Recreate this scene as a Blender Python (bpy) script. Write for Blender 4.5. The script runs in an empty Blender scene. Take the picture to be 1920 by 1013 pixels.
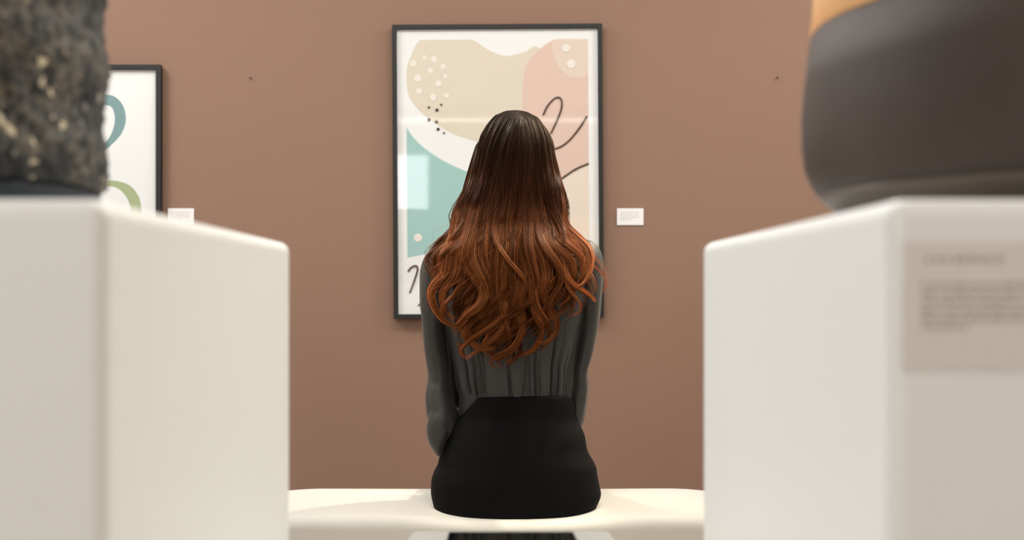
import bpy, bmesh, math, random
import numpy as np
from mathutils import Vector, noise
from mathutils.geometry import tessellate_polygon

random.seed(7); rng = np.random.default_rng(11)
scene = bpy.context.scene
COL = scene.collection
# photo frame 1920x1013: focal length 2600 px, vanishing point of the room's depth lines at (930, 548)
F, U0, V0, CZ = 2600.0, 930.0, 548.0, 0.937
def W(u, v, Y):
    return ((u - U0) * Y / F, Y, CZ + (V0 - v) * Y / F)
def WX(u, Y): return (u - U0) * Y / F
def WZ(v, Y): return CZ + (V0 - v) * Y / F

def lin(r, g, b):
    def c(x):
        x /= 255.0
        return x / 12.92 if x <= 0.04045 else ((x + 0.055) / 1.055) ** 2.4
    return (c(r), c(g), c(b), 1.0)

# ------------------------------------------------------------------ materials
def mat(name, rgb, rough=0.5, spec=0.5, metal=0.0, noise_amt=0.0, noise_scale=8.0, bump=0.0, bump_scale=200.0, sheen=0.0, coat=0.0):
    m = bpy.data.materials.new(name); m.use_nodes = True
    nt = m.node_tree; b = nt.nodes['Principled BSDF']
    b.inputs['Base Color'].default_value = rgb
    b.inputs['Roughness'].default_value = rough
    b.inputs['Specular IOR Level'].default_value = spec
    b.inputs['Metallic'].default_value = metal
    if sheen:
        b.inputs['Sheen Weight'].default_value = sheen
        b.inputs['Sheen Roughness'].default_value = 0.4
    if coat: b.inputs['Coat Weight'].default_value = coat
    tc = nt.nodes.new('ShaderNodeTexCoord')
    if noise_amt:
        n = nt.nodes.new('ShaderNodeTexNoise'); n.inputs['Scale'].default_value = noise_scale; n.inputs['Detail'].default_value = 5
        nt.links.new(tc.outputs['Object'], n.inputs['Vector'])
        mx = nt.nodes.new('ShaderNodeMix'); mx.data_type = 'RGBA'
        k = 1 - noise_amt
        mx.inputs['A'].default_value = (rgb[0] * k, rgb[1] * k, rgb[2] * k, 1)
        k = 1 + noise_amt
        mx.inputs['B'].default_value = (min(1, rgb[0] * k), min(1, rgb[1] * k), min(1, rgb[2] * k), 1)
        nt.links.new(n.outputs['Fac'], mx.inputs['Factor'])
        nt.links.new(mx.outputs['Result'], b.inputs['Base Color'])
    if bump:
        n2 = nt.nodes.new('ShaderNodeTexNoise'); n2.inputs['Scale'].default_value = bump_scale; n2.inputs['Detail'].default_value = 3
        nt.links.new(tc.outputs['Object'], n2.inputs['Vector'])
        bp = nt.nodes.new('ShaderNodeBump'); bp.inputs['Strength'].default_value = bump; bp.inputs['Distance'].default_value = 0.002
        nt.links.new(n2.outputs['Fac'], bp.inputs['Height'])
        nt.links.new(bp.outputs['Normal'], b.inputs['Normal'])
    return m

M_wall = mat('mauve_wall_paint', lin(149, 119, 102), 0.75, 0.25, noise_amt=0.035, noise_scale=1.6, bump=0.10, bump_scale=90)
M_pale = mat('pale_wall_paint', lin(218, 216, 210), 0.8, 0.2)
M_ceil = mat('white_ceiling_paint', lin(235, 235, 232), 0.9, 0.2)
M_floor = mat('pale_concrete', lin(168, 160, 150), 0.35, 0.4, noise_amt=0.08, noise_scale=3)
M_trim = mat('trim_paint', lin(150, 118, 104), 0.6)
M_white = mat('white_lacquer', lin(236, 238, 236), 0.38, 0.45, noise_amt=0.012, noise_scale=4)
M_frame = mat('black_frame', lin(34, 35, 33), 0.45, 0.4)
M_paper = mat('print_paper', lin(246, 248, 248), 0.8, 0.2)
M_card = mat('label_card', lin(244, 244, 244), 0.8, 0.2)
M_ink = mat('faint_ink', lin(196, 188, 184), 0.9, 0.1)
M_panel = mat('panel_acrylic', lin(221, 217, 211), 0.45, 0.4)
M_panelink = mat('panel_ink', lin(168, 154, 142), 0.8, 0.2)
M_bench = mat('cream_upholstery', lin(207, 204, 196), 0.85, 0.2, noise_amt=0.012, noise_scale=20, bump=0.12, bump_scale=600, sheen=0.15)
M_plinth = mat('bench_plinth', lin(96, 84, 74), 0.6)
M_skin = mat('skin', lin(226, 178, 150), 0.5, 0.4, noise_amt=0.03, noise_scale=30)
M_lips = mat('lips', lin(178, 92, 86), 0.4)
M_eye = mat('eye_white', lin(235, 230, 225), 0.15)
M_iris = mat('iris', lin(60, 40, 28), 0.15)
M_blouse = mat('charcoal_satin', lin(52, 52, 51), 0.55, 0.38, noise_amt=0.06, noise_scale=40, bump=0.06, bump_scale=900, sheen=0.08)
M_skirt = mat('black_crepe', lin(10, 10, 11), 0.8, 0.11, bump=0.08, bump_scale=1100)
M_shoe = mat('black_leather', lin(16, 15, 15), 0.3, 0.5)
M_dark = mat('black_screen', lin(5, 6, 6), 0.06, 0.5)
M_tablet = mat('pale_grey_casing', lin(158, 156, 150), 0.4, 0.4)
M_nail = mat('nail_metal', lin(70, 58, 52), 0.4, 0.5, metal=0.6)
M_glaze = mat('dark_glaze', lin(72, 62, 57), 0.64, 0.22, noise_amt=0.32, noise_scale=9, bump=0.25, bump_scale=40)
M_foot = mat('lit_foot_glaze', lin(92, 82, 71), 0.5, 0.35, noise_amt=0.2, noise_scale=14)  # light caught at the foot, painted in as a paler glaze
M_clay = mat('orange_clay', lin(226, 170, 112), 0.6, 0.35, noise_amt=0.18, noise_scale=12)
M_slate = mat('slate_base', lin(46, 52, 57), 0.8, 0.15, noise_amt=0.15, noise_scale=10)

def make_glass():
    m = bpy.data.materials.new('picture_glass'); m.use_nodes = True
    nt = m.node_tree; nt.nodes.clear()
    o = nt.nodes.new('ShaderNodeOutputMaterial'); mx = nt.nodes.new('ShaderNodeMixShader')
    t = nt.nodes.new('ShaderNodeBsdfTransparent'); g = nt.nodes.new('ShaderNodeBsdfGlossy'); g.inputs['Roughness'].default_value = 0.028
    lw = nt.nodes.new('ShaderNodeLayerWeight'); pw = nt.nodes.new('ShaderNodeMath'); pw.operation = 'POWER'; pw.inputs[1].default_value = 5
    f = nt.nodes.new('ShaderNodeMath'); f.operation = 'MULTIPLY_ADD'; f.inputs[1].default_value = .95; f.inputs[2].default_value = .045
    nt.links.new(lw.outputs['Facing'], pw.inputs[0]); nt.links.new(pw.outputs[0], f.inputs[0])
    nt.links.new(f.outputs[0], mx.inputs[0]); nt.links.new(t.outputs[0], mx.inputs[1]); nt.links.new(g.outputs[0], mx.inputs[2])
    nt.links.new(mx.outputs[0], o.inputs[0]); return m
M_glass = make_glass()

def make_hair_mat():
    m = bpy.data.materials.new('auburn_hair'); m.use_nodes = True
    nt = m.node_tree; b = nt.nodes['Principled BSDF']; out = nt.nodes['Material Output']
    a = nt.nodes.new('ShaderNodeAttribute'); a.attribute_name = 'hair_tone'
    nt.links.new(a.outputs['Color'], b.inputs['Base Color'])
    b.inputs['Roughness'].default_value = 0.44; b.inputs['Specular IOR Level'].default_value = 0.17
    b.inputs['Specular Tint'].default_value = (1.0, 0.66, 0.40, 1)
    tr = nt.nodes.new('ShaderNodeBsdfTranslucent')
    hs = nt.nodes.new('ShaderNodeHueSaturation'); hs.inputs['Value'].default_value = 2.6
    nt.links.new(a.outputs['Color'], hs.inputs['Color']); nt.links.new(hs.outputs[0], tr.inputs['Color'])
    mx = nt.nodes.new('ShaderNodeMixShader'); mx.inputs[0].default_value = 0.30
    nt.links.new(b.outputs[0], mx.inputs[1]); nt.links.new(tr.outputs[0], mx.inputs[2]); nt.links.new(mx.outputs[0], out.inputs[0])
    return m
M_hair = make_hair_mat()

def make_rough_mat():
    m = bpy.data.materials.new('rough_grey_ceramic'); m.use_nodes = True
    nt = m.node_tree; b = nt.nodes['Principled BSDF']
    tc = nt.nodes.new('ShaderNodeTexCoord')
    v = nt.nodes.new('ShaderNodeTexVoronoi'); v.inputs['Scale'].default_value = 170
    nt.links.new(tc.outputs['Object'], v.inputs['Vector'])
    r = nt.nodes.new('ShaderNodeValToRGB')
    sx = nt.nodes.new('ShaderNodeSeparateColor'); nt.links.new(v.outputs['Color'], sx.inputs[0])
    cr = r.color_ramp; cr.elements[0].position = 0.0; cr.elements[0].color = lin(36, 37, 40)
    cr.elements[1].position = 1.0; cr.elements[1].color = lin(215, 200, 170)
    for p, c in ((0.35, lin(58, 57, 55)), (0.7, lin(84, 79, 71)), (0.972, lin(106, 99, 86)), (0.982, lin(205, 192, 165))):  # palest cells are glints painted on the crust
        e = cr.elements.new(p); e.color = c
    nt.links.new(sx.outputs[0], r.inputs['Fac'])
    n = nt.nodes.new('ShaderNodeTexNoise'); n.inputs['Scale'].default_value = 11; n.inputs['Detail'].default_value = 3
    nt.links.new(tc.outputs['Object'], n.inputs['Vector'])
    r2 = nt.nodes.new('ShaderNodeValToRGB'); r2.color_ramp.elements[0].position = 0.40; r2.color_ramp.elements[0].color = (0.33, 0.37, 0.46, 1)
    r2.color_ramp.elements[1].position = 0.52; r2.color_ramp.elements[1].color = (1, 1, 1, 1)
    nt.links.new(n.outputs['Fac'], r2.inputs['Fac'])
    mx = nt.nodes.new('ShaderNodeMix'); mx.data_type = 'RGBA'; mx.blend_type = 'MULTIPLY'; mx.inputs['Factor'].default_value = 1
    nt.links.new(r.outputs[0], mx.inputs['A']); nt.links.new(r2.outputs[0], mx.inputs['B'])
    nt.links.new(mx.outputs['Result'], b.inputs['Base Color'])
    b.inputs['Roughness'].default_value = 0.7; b.inputs['Specular IOR Level'].default_value = 0.25
    return m
M_rough = make_rough_mat()

# ------------------------------------------------------------------ mesh helpers
class MB:
    def __init__(s): s.v = []; s.f = []; s.mi = []
    def add(s, vs, fs, mi=0):
        o = len(s.v); s.v += [tuple(p) for p in vs]
        s.f += [tuple(i + o for i in f) for f in fs]; s.mi += [mi] * len(fs)
    def box(s, x0, x1, y0, y1, z0, z1, mi=0):
        vs = [(x0,y0,z0),(x1,y0,z0),(x1,y1,z0),(x0,y1,z0),(x0,y0,z1),(x1,y0,z1),(x1,y1,z1),(x0,y1,z1)]
        s.add(vs, [(0,3,2,1),(4,5,6,7),(0,1,5,4),(1,2,6,5),(2,3,7,6),(3,0,4,7)], mi)
    def grid(s, P, closed_u=True, cap0=True, cap1=True, mi=0):
        # P: list of rings (each list of points)
        n = len(P[0]); vs = [p for r in P for p in r]; fs = []
        for i in range(len(P) - 1):
            for j in range(n if closed_u else n - 1):
                a = i * n + j; b = i * n + (j + 1) % n
                fs.append((a, b, b + n, a + n))
        if cap0: fs.append(tuple(range(n - 1, -1, -1)))
        if cap1: fs.append(tuple((len(P) - 1) * n + j for j in range(n)))
        s.add(vs, fs, mi)
    def lathe(s, prof, c, seg=64, mi=0, disp=None, cap0=True, cap1=True):
        P = []
        for r, z in prof:
            ring = []
            for j in range(seg):
                a = 2 * math.pi * j / seg
                rr = r + (disp(a, z, r) if disp else 0)
                ring.append((c[0] + rr * math.cos(a), c[1] + rr * math.sin(a), c[2] + z))
            P.append(ring)
        s.grid(P, True, cap0, cap1, mi)
    def tube(s, pts, rad, seg=12, mi=0, disp=None, sub=6, up=(0.123, 0.2, 0.97)):
        P, R = smooth_path(pts, rad, sub)
        rings = []; n = len(P); prev = None
        for i in range(n):
            t = (P[min(i + 1, n - 1)] - P[max(i - 1, 0)]).normalized()
            if prev is None:
                a = Vector(up).cross(t)
                if a.length < 1e-4: a = Vector((1, 0, 0)).cross(t)
                a.normalize()
            else:
                a = (prev - t * prev.dot(t)).normalized()
            prev = a; b = t.cross(a)
            ring = []
            for j in range(seg):
                th = 2 * math.pi * j / seg
                k = 1.0 + (disp(th, i / (n - 1)) if disp else 0)
                ring.append(P[i] + a * (math.cos(th) * R[i][0] * k) + b * (math.sin(th) * R[i][1] * k))
            rings.append(ring)
        s.grid(rings, True, True, True, mi)
    def ell(s, c, r, nu=28, nv=18, mi=0):
        P = []
        for i in range(nv + 1):
            ph = math.pi * (0.02 + 0.96 * i / nv)
            P.append([(c[0] + r[0] * math.sin(ph) * math.cos(2 * math.pi * j / nu), c[1] + r[1] * math.sin(ph) * math.sin(2 * math.pi * j / nu), c[2] - r[2] * math.cos(ph)) for j in range(nu)])
        s.grid(P, True, True, True, mi)
    def build(s, name, mats, parent=None, smooth=False, bevel=0.0, seg=3, link=True):
        me = bpy.data.meshes.new(name); me.from_pydata(s.v, [], s.f)
        if not isinstance(mats, (list, tuple)): mats = [mats]
        for m in mats: me.materials.append(m)
        me.polygons.foreach_set('material_index', s.mi)
        if smooth: me.polygons.foreach_set('use_smooth', [True] * len(me.polygons))
        bm = bmesh.new(); bm.from_mesh(me); bmesh.ops.recalc_face_normals(bm, faces=bm.faces[:])
        if bevel:
            es = [e for e in bm.edges if len(e.link_faces) == 2 and e.calc_face_angle(0) > 0.6]
            r = bmesh.ops.bevel(bm, geom=es, offset=bevel, segments=seg, profile=0.5, affect='EDGES')
            for f in r['faces']: f.smooth = True
        bm.to_mesh(me); bm.free()
        o = bpy.data.objects.new(name, me); COL.objects.link(o)
        if parent:
            o.parent = parent; o.matrix_parent_inverse = parent.matrix_basis.inverted()
        return o

def smooth_path(pts, rad, sub):
    pts = [Vector(p) for p in pts]
    rad = [(r, r) if not isinstance(r, (tuple, list)) else tuple(r) for r in rad]
    if sub <= 1: return pts, rad
    P, R = [], []
    n = len(pts)
    def cr(a, b, c, d, t):
        return 0.5 * ((2 * b) + (c - a) * t + (2 * a - 5 * b + 4 * c - d) * t * t + (3 * b - a - 3 * c + d) * t ** 3)
    for i in range(n - 1):
        a, b, c, d = pts[max(i-1,0)], pts[i], pts[i+1], pts[min(i+2,n-1)]
        ra, rb, rc, rd = rad[max(i-1,0)], rad[i], rad[i+1], rad[min(i+2,n-1)]
        for k in range(sub):
            t = k / sub
            P.append(cr(a, b, c, d, t)); R.append(tuple(max(1e-4, cr(ra[q], rb[q], rc[q], rd[q], t)) for q in (0, 1)))
    P.append(pts[-1]); R.append(rad[-1])
    return P, R

def fuse(o, voxel, smooth_it=4):
    """Grow one continuous skin over the overlapping volumes of a mesh."""
    r = o.modifiers.new('r', 'REMESH'); r.mode = 'VOXEL'; r.voxel_size = voxel; r.use_smooth_shade = True
    sm = o.modifiers.new('s', 'SMOOTH'); sm.iterations = smooth_it; sm.factor = 0.5
    dg = bpy.context.evaluated_depsgraph_get(); dg.update()
    me = bpy.data.meshes.new_from_object(o.evaluated_get(dg))
    mats = [m for m in o.data.materials]
    o.modifiers.clear(); old = o.data; nm = old.name; o.data = me; bpy.data.meshes.remove(old); me.name = nm
    me.materials.clear()
    for m in mats[:1]: me.materials.append(m)
    me.polygons.foreach_set('use_smooth', [True] * len(me.polygons))
    return o

def tag(o, label=None, cat=None, group=None, kind=None):
    if label: o['label'] = label
    if cat: o['category'] = cat
    if group: o['group'] = group
    if kind: o['kind'] = kind
    return o
def empty(name, loc):
    o = bpy.data.objects.new(name, None); o.location = loc; o.empty_display_size = 0.05; COL.objects.link(o)
    o.matrix_basis  # evaluated from location
    return o
def interp(x, xs, ys): return float(np.interp(x, xs, ys))

# ------------------------------------------------------------------ the room
XL, XR, YN, YF, ZC = -3.3, 3.3, -4.0, 4.66, 2.72
def struct(name, fn, m, **k):
    b = MB(); fn(b); return tag(b.build(name, m, **k), kind='structure')
struct('floor', lambda b: b.box(XL - .1, XR + .1, YN - .1, YF + .1, -0.1, 0), M_floor)
struct('ceiling', lambda b: b.box(XL - .1, XR + .1, YN - .1, YF + .1, ZC, ZC + .1), M_ceil)
struct('wall_far', lambda b: b.box(XL - .1, XR + .1, YF, YF + .1, 0, ZC), M_wall)
struct('wall_left', lambda b: b.box(XL - .1, XL, YN, YF, 0, ZC), M_pale)
struct('wall_right', lambda b: b.box(XR, XR + .1, YN, YF, 0, ZC), M_pale)
WX0, WX1, WZ0, WZ1 = -1.30, -0.62, 1.45, 2.28
def near_wall(b):
    b.box(XL - .1, WX0, YN - .1, YN, 0, ZC); b.box(WX1, XR + .1, YN - .1, YN, 0, ZC)
    b.box(WX0, WX1, YN - .1, YN, 0, WZ0); b.box(WX0, WX1, YN - .1, YN, WZ1, ZC)
struct('wall_near', near_wall, M_wall)
struct('trim_1', lambda b: b.box(XL, XR, YN, YN + .05, 2.54, 2.61), M_ceil, bevel=.006)
def win(b):
    t = 0.03
    b.box(WX0, WX0 + t, YN - .07, YN + .01, WZ0, WZ1); b.box(WX1 - t, WX1, YN - .07, YN + .01, WZ0, WZ1)
    b.box(WX0 + t, WX1 - t, YN - .07, YN + .01, WZ0, WZ0 + t); b.box(WX0 + t, WX1 - t, YN - .07, YN + .01, WZ1 - t, WZ1)
struct('window_1', win, M_white)
struct('baseboard_far', lambda b: b.box(XL, XR, YF - .014, YF, 0, 0.09), M_trim, bevel=0.003)

# ------------------------------------------------------------------ pedestals
PZ = WZ(372, 0.70); PY0, PY1 = 0.70, 1.325
def pedestal(x0, x1, label):
    b = MB(); b.box(x0, x1, PY0, PY1, 0.0, PZ)
    o = b.build('display_pedestal', M_white, bevel=0.010, seg=5)
    return tag(o, label, 'pedestal', 'gallery display pedestals')
LX1 = WX(200, .70); RX0 = WX(1663, .70)
pedestal(LX1 - .625, LX1, 'square white pedestal under the rough grey textured vessel')
pr = pedestal(RX0, RX0 + .625, 'square white pedestal under the dark glazed pot, information panel on its front')

# information panel with its blurred text
t = empty('information_panel', (0, 0, 0))
tag(t, 'small pale panel of blurred text on the front of the pedestal under the dark pot', 'sign')
px0 = WX(1692, .70); pz1, pz0 = WZ(452, .70), WZ(697, .70)
b = MB(); b.box(px0, px0 + .112, PY0 - .0008, PY0, pz0, pz1); b.build('panel', M_panel, t, bevel=0.0003, seg=2)
def text_row(b, x0, x1, z, h, y, rs):
    x = x0
    while x < x1 - .001:
        w = min(rs.uniform(.0022, .0068), x1 - x)
        n = max(1, int(w / (h * .62)))
        for k in range(n):   # one tiny upright stroke group per letter
            a = x + k * w / n
            b.box(a, a + w / n * .62, y - .0003, y, z, z + h * (1.0 if rs.random() < .75 else 1.3))
        x += w + h * .55
rs = random.Random(3)
b = MB(); text_row(b, WX(1735, .70), WX(1882, .70), WZ(492, .70), .0030, PY0 - .0008, rs); b.build('title_text', M_panelink, t)
b = MB()
for k, vv in enumerate((540, 556, 572, 588, 603, 618)):
    x1 = WX(1925, .70) + rs.uniform(0, .03) + .01
    if k == 4: x1 = WX(1925, .70) + .015
    if k == 5: x1 = WX(1815, .70)
    text_row(b, WX(1728, .70), x1, WZ(vv, .70), .0021, PY0 - .0008, rs)
b.build('body_text', M_panelink, t)

# ------------------------------------------------------------------ rough grey vessel on the left pedestal
VC = (LX1 - .3125, 1.0125, PZ); VR = 0.2165
ves = empty('textured_vessel', VC)
tag(ves, 'tall round grey vessel with a coarse sparkling crusted surface', 'vessel')
bpy.context.view_layer.update()
def crust(a, z, r):
    p = Vector((VC[0] + r * math.cos(a), VC[1] + r * math.sin(a), z))
    d = noise.voronoi(p * 105, distance_metric='DISTANCE')[0][0]
    return 0.005 * (0.5 - d) + 0.0016 * noise.noise(p * 34) - 0.002
b = MB(); prof = [(VR * .985, .029)] + [(VR + .001 + .002 * math.sin(i * .3), .032 + i * .0034) for i in range(118)] + [(VR * .95, .436), (VR * .9, .436)]
b.lathe(prof, VC, 360, disp=lambda a, z, r: crust(a, z, r) if z > .03 else 0)
b.lathe([(VR * .9, .30), (VR * .9, .436)], VC, 90, cap0=True, cap1=False)
b.build('vessel_body', M_rough, ves, smooth=True)
b = MB(); b.lathe([(VR - .010, 0), (VR - .004, .004), (VR - .004, .026), (VR - .012, .031)], VC, 96)
tag(b.build('base_ring', M_slate, ves, smooth=True), 'plain dark slate base ring')

# ------------------------------------------------------------------ dark glazed pot on the right pedestal
PC = (RX0 + .3125, 1.0125, PZ); PR = 0.2795
pot = empty('glazed_pot', PC)
tag(pot, 'large round dark brown glazed pot with an orange clay upper band', 'pot')
bpy.context.view_layer.update()
glz = WZ(76, 1.07) - PZ
def wob(a, z, r): return 0.0016 * noise.noise(Vector((math.cos(a) * 2.2, math.sin(a) * 2.2, z * 12)))
b = MB()
b.lathe([(.267, .0255), (.272, .033), (.2775, .046), (.2795, .062), (.2795, .085), (.2775, .11), (.2735, glz)], PC, 160, disp=wob)
b.build('pot_body', M_glaze, pot, smooth=True)
b = MB(); b.lathe([(.222, 0), (.233, .003), (.250, .011), (.263, .021), (.267, .0255)], PC, 160, disp=wob)
tag(b.build('foot', M_foot, pot, smooth=True), 'foot of the pot, painted paler as if lit')
b = MB()
b.lathe([(.2730, glz), (.2738, glz + .002), (.2716, glz + .02), (.270, glz + .07), (.262, glz + .12), (.24, glz + .165), (.205, glz + .195), (.175, glz + .205), (.172, glz + .225), (.18, glz + .24), (.172, glz + .245), (.160, glz + .235), (.160, glz + .19)], PC, 160, disp=wob)
tag(b.build('clay_band', M_clay, pot, smooth=True), 'unglazed orange clay upper band')

# ------------------------------------------------------------------ framed pictures
def cr_closed(pts, sub=10):
    n = len(pts); out = []
    for i in range(n):
        a, b_, c, d = (np.array(pts[(i + k) % n], float) for k in (-1, 0, 1, 2))
        for k in range(sub):
            q = k / sub
            out.append(tuple(0.5 * ((2*b_) + (c-a)*q + (2*a-5*b_+4*c-d)*q*q + (3*b_-a-3*c+d)*q**3)))
    return out
def cr_open(pts, sub=12):
    out = []; n = len(pts)
    for i in range(n - 1):
        a, b_, c, d = (np.array(pts[min(max(i + k, 0), n - 1)], float) for k in (-1, 0, 1, 2))
        for k in range(sub):
            q = k / sub
            out.append(0.5 * ((2*b_) + (c-a)*q + (2*a-5*b_+4*c-d)*q*q + (3*b_-a-3*c+d)*q**3))
    out.append(np.array(pts[-1], float)); return out
class Art:
    """flat print: layered colour shapes drawn at the photo's measurements on the picture plane"""
    def __init__(s, Y): s.Y = Y; s.b = MB(); s.mats = []; s.k = 0
    def m(s, mt):
        if mt not in s.mats: s.mats.append(mt)
        return s.mats.index(mt)
    def poly(s, pts, mt, clip=None):
        if clip:
            x0, x1, y0, y1 = clip
            pts = [(min(max(p[0], x0), x1), min(max(p[1], y0), y1)) for p in pts]
        s.k += 1; y = s.Y - s.k * 0.00012
        vs = [(WX(u, s.Y), y, WZ(v, s.Y)) for u, v in pts]
        tri = tessellate_polygon([[Vector((p[0], p[2], 0)) for p in vs]])
        s.b.add(vs, [t_ for t_ in tri], s.m(mt))
    def disc(s, u, v, r, mt): s.poly([(u + r * math.cos(a * math.pi / 12), v + r * math.sin(a * math.pi / 12)) for a in range(24)], mt)
    def stroke(s, pts, w, mt):
        P = cr_open(pts); s.k += 1; y = s.Y - s.k * 0.00012; vs = []
        for i, p in enumerate(P):
            t_ = P[min(i + 1, len(P) - 1)] - P[max(i - 1, 0)]; t_ = t_ / (np.linalg.norm(t_) + 1e-9); n_ = np.array((-t_[1], t_[0])) * w / 2
            for q in (p + n_, p - n_): vs.append((WX(q[0], s.Y), y, WZ(q[1], s.Y)))
        s.b.add(vs, [(2*i, 2*i+1, 2*i+3, 2*i+2) for i in range(len(P) - 1)], s.m(mt))
def flat(name, c): return mat(name, lin(*c), 0.85, 0.15)
C_cream, C_pink, C_pale, C_teal, C_sand = flat('print_cream', (228, 219, 202)), flat('print_pink', (229, 203, 190)), flat('print_blush', (232, 215, 201)), flat('print_teal', (170, 209, 206)), flat('print_sand', (238, 226, 212))
C_peach = flat('print_peach', (233, 198, 176))
C_dot, C_black, C_line = flat('print_dot', (243, 238, 230)), flat('print_black', (66, 62, 58)), flat('print_line', (92, 72, 62))
C_paper = M_paper

def picture_frame(name, u0, u1, v0, v1, bw, depth, label, art, roll=0.0):
    YB = YF - 0.006           # back of the frame just off the wall
    yf = YB - depth
    x0, x1, z1, z0 = WX(u0, yf), WX(u1, yf), WZ(v0, yf), WZ(v1, yf)
    c = ((x0 + x1) / 2, YB, (z0 + z1) / 2)
    e = empty(name, c); bpy.context.view_layer.update()
    b = MB()
    # mitred moulding: outer and inner rectangles front and back
    O = [(x0, z0), (x1, z0), (x1, z1), (x0, z1)]
    I = [(x0 + bw, z0 + bw), (x1 - bw, z0 + bw), (x1 - bw, z1 - bw), (x0 + bw, z1 - bw)]
    L = [O, O, I, I]; ys = [YB, yf, yf, YB]
    vs = [(p[0], y, p[1]) for r, y in zip(L, ys) for p in r]; fs = []
    for k in range(4):
        for j in range(4):
            a = k * 4 + j; a2 = k * 4 + (j + 1) % 4; kb = ((k + 1) % 4) * 4
            fs.append((a, a2, kb + (j + 1) % 4, kb + j))
    b.add(vs, fs); b.build('frame', M_frame, e, bevel=0.0012, seg=2)
    Ya = yf + 0.013
    b = MB(); b.box(x0 + bw, x1 - bw, Ya + .002, YB, z0 + bw, z1 - bw); b.build('backing_board', M_paper, e)
    A = Art(Ya); A.b.box(x0 + bw, x1 - bw, Ya, Ya + .002, z0 + bw, z1 - bw); A.m(C_paper); A.mats = [C_paper]
    art(A); A.b.build('print', A.mats, e)
    b = MB(); yg = yf + .006; b.add([(x0 + bw, yg, z0 + bw), (x1 - bw, yg, z0 + bw), (x1 - bw, yg, z1 - bw), (x0 + bw, yg, z1 - bw)], [(0, 1, 2, 3)])
    b.build('glass_pane', M_glass, e)
    e.rotation_euler = (0, math.radians(-roll), 0)
    tag(e, label, 'picture', 'framed prints on the mauve wall')
    return e

def art_main(A):
    cl = (763, 1104, 74, 572)
    # cream field
    A.poly(cr_closed([(770, 108), (790, 74), (830, 70), (885, 74), (918, 94), (950, 105), (985, 98), (1012, 90), (1060, 150), (1050, 260), (985, 290), (925, 276), (885, 263), (850, 251), (818, 232), (788, 208), (768, 180), (763, 140)]), C_cream, cl)
    # pink and peach field on the right
    A.poly(cr_closed([(982, 150), (990, 118), (1018, 89), (1045, 74), (1080, 74), (1104, 74), (1104, 120), (1104, 200), (1104, 280), (1102, 312), (1070, 326), (1040, 338), (1005, 330), (985, 270), (980, 200)]), C_pink, cl)
    A.poly(cr_closed([(1038, 80), (1060, 72), (1106, 72), (1106, 118), (1104, 140), (1075, 146), (1052, 130), (1040, 105)], 8), C_pale, cl)
    # sand field below
    A.poly(cr_closed([(1104, 314), (1104, 420), (1104, 560), (1060, 572), (1000, 540), (980, 440), (1000, 345), (1040, 340), (1075, 326)]), C_sand, cl)
    # teal field
    A.poly([(763, 238)] + [tuple(p) for p in cr_open([(763, 238), (778, 260), (805, 284), (845, 308), (890, 328), (925, 345)])] + [tuple(p) for p in cr_open([(940, 400), (900, 445), (850, 464), (800, 475), (763, 482)])], C_teal, cl)
    for u, v, r in ((776, 118, 6), (797, 107, 4), (815, 110, 6), (832, 124, 5), (808, 132, 5), (784, 146, 7), (836, 143, 4), (823, 156, 5.5), (787, 170, 6), (813, 182, 6), (838, 179, 5), (783, 445, 8), (1063, 91, 7.5), (1072, 121, 8.5)): A.disc(u, v, r, C_dot)
    for u, v, r in ((805, 201, 2.2), (820, 206, 3), (828, 196, 2), (805, 224, 3), (819, 228, 2.8), (822, 242, 3), (833, 249, 2)): A.disc(u, v, r, C_black)
    A.stroke([(1019, 217), (1028, 199), (1042, 185), (1052, 186), (1054, 200), (1048, 220), (1033, 252)], 3.3, C_line)
    A.stroke([(1101, 219), (1088, 240), (1068, 264), (1052, 276), (1040, 280)], 3.3, C_line)
    A.stroke([(1104, 308), (1082, 317), (1066, 327), (1050, 338)], 3.3, C_line)
    A.stroke([(764, 509), (770, 501), (779, 498), (782, 505), (776, 525), (767, 549)], 3.3, C_line)
    A.stroke([(806, 545), (795, 560), (783, 573)], 3.3, C_line)
picture_frame('framed_picture', 736.5, 1131, 45, 597, 0.0150, 0.03, 'black framed abstract print in cream, pink and teal on the wall behind the seated person', art_main, 0.35)
def art_left(A):
    teal = flat('print_blue_green', (134, 166, 168)); green = flat('print_olive', (176, 190, 148))
    A.poly([tuple(p) for p in cr_open([(120, 205), (160, 182), (205, 178), (228, 194), (236, 222), (228, 250), (205, 275), (175, 295)])] + [tuple(p) for p in cr_open([(175, 285), (202, 262), (214, 235), (214, 212), (203, 198), (165, 200), (120, 215)])], teal)
    A.poly([tuple(p) for p in cr_open([(110, 360), (160, 342), (205, 338), (240, 346), (258, 365), (264, 385), (266, 420)])] + [tuple(p) for p in cr_open([(246, 420), (245, 392), (236, 368), (215, 351), (180, 352), (110, 372)])], green)
picture_frame('framed_picture', 20, 301, 121, 517, 0.0165, 0.03, 'black framed print with blue-green and olive brush arcs, partly behind the rough grey vessel', art_left)

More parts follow.
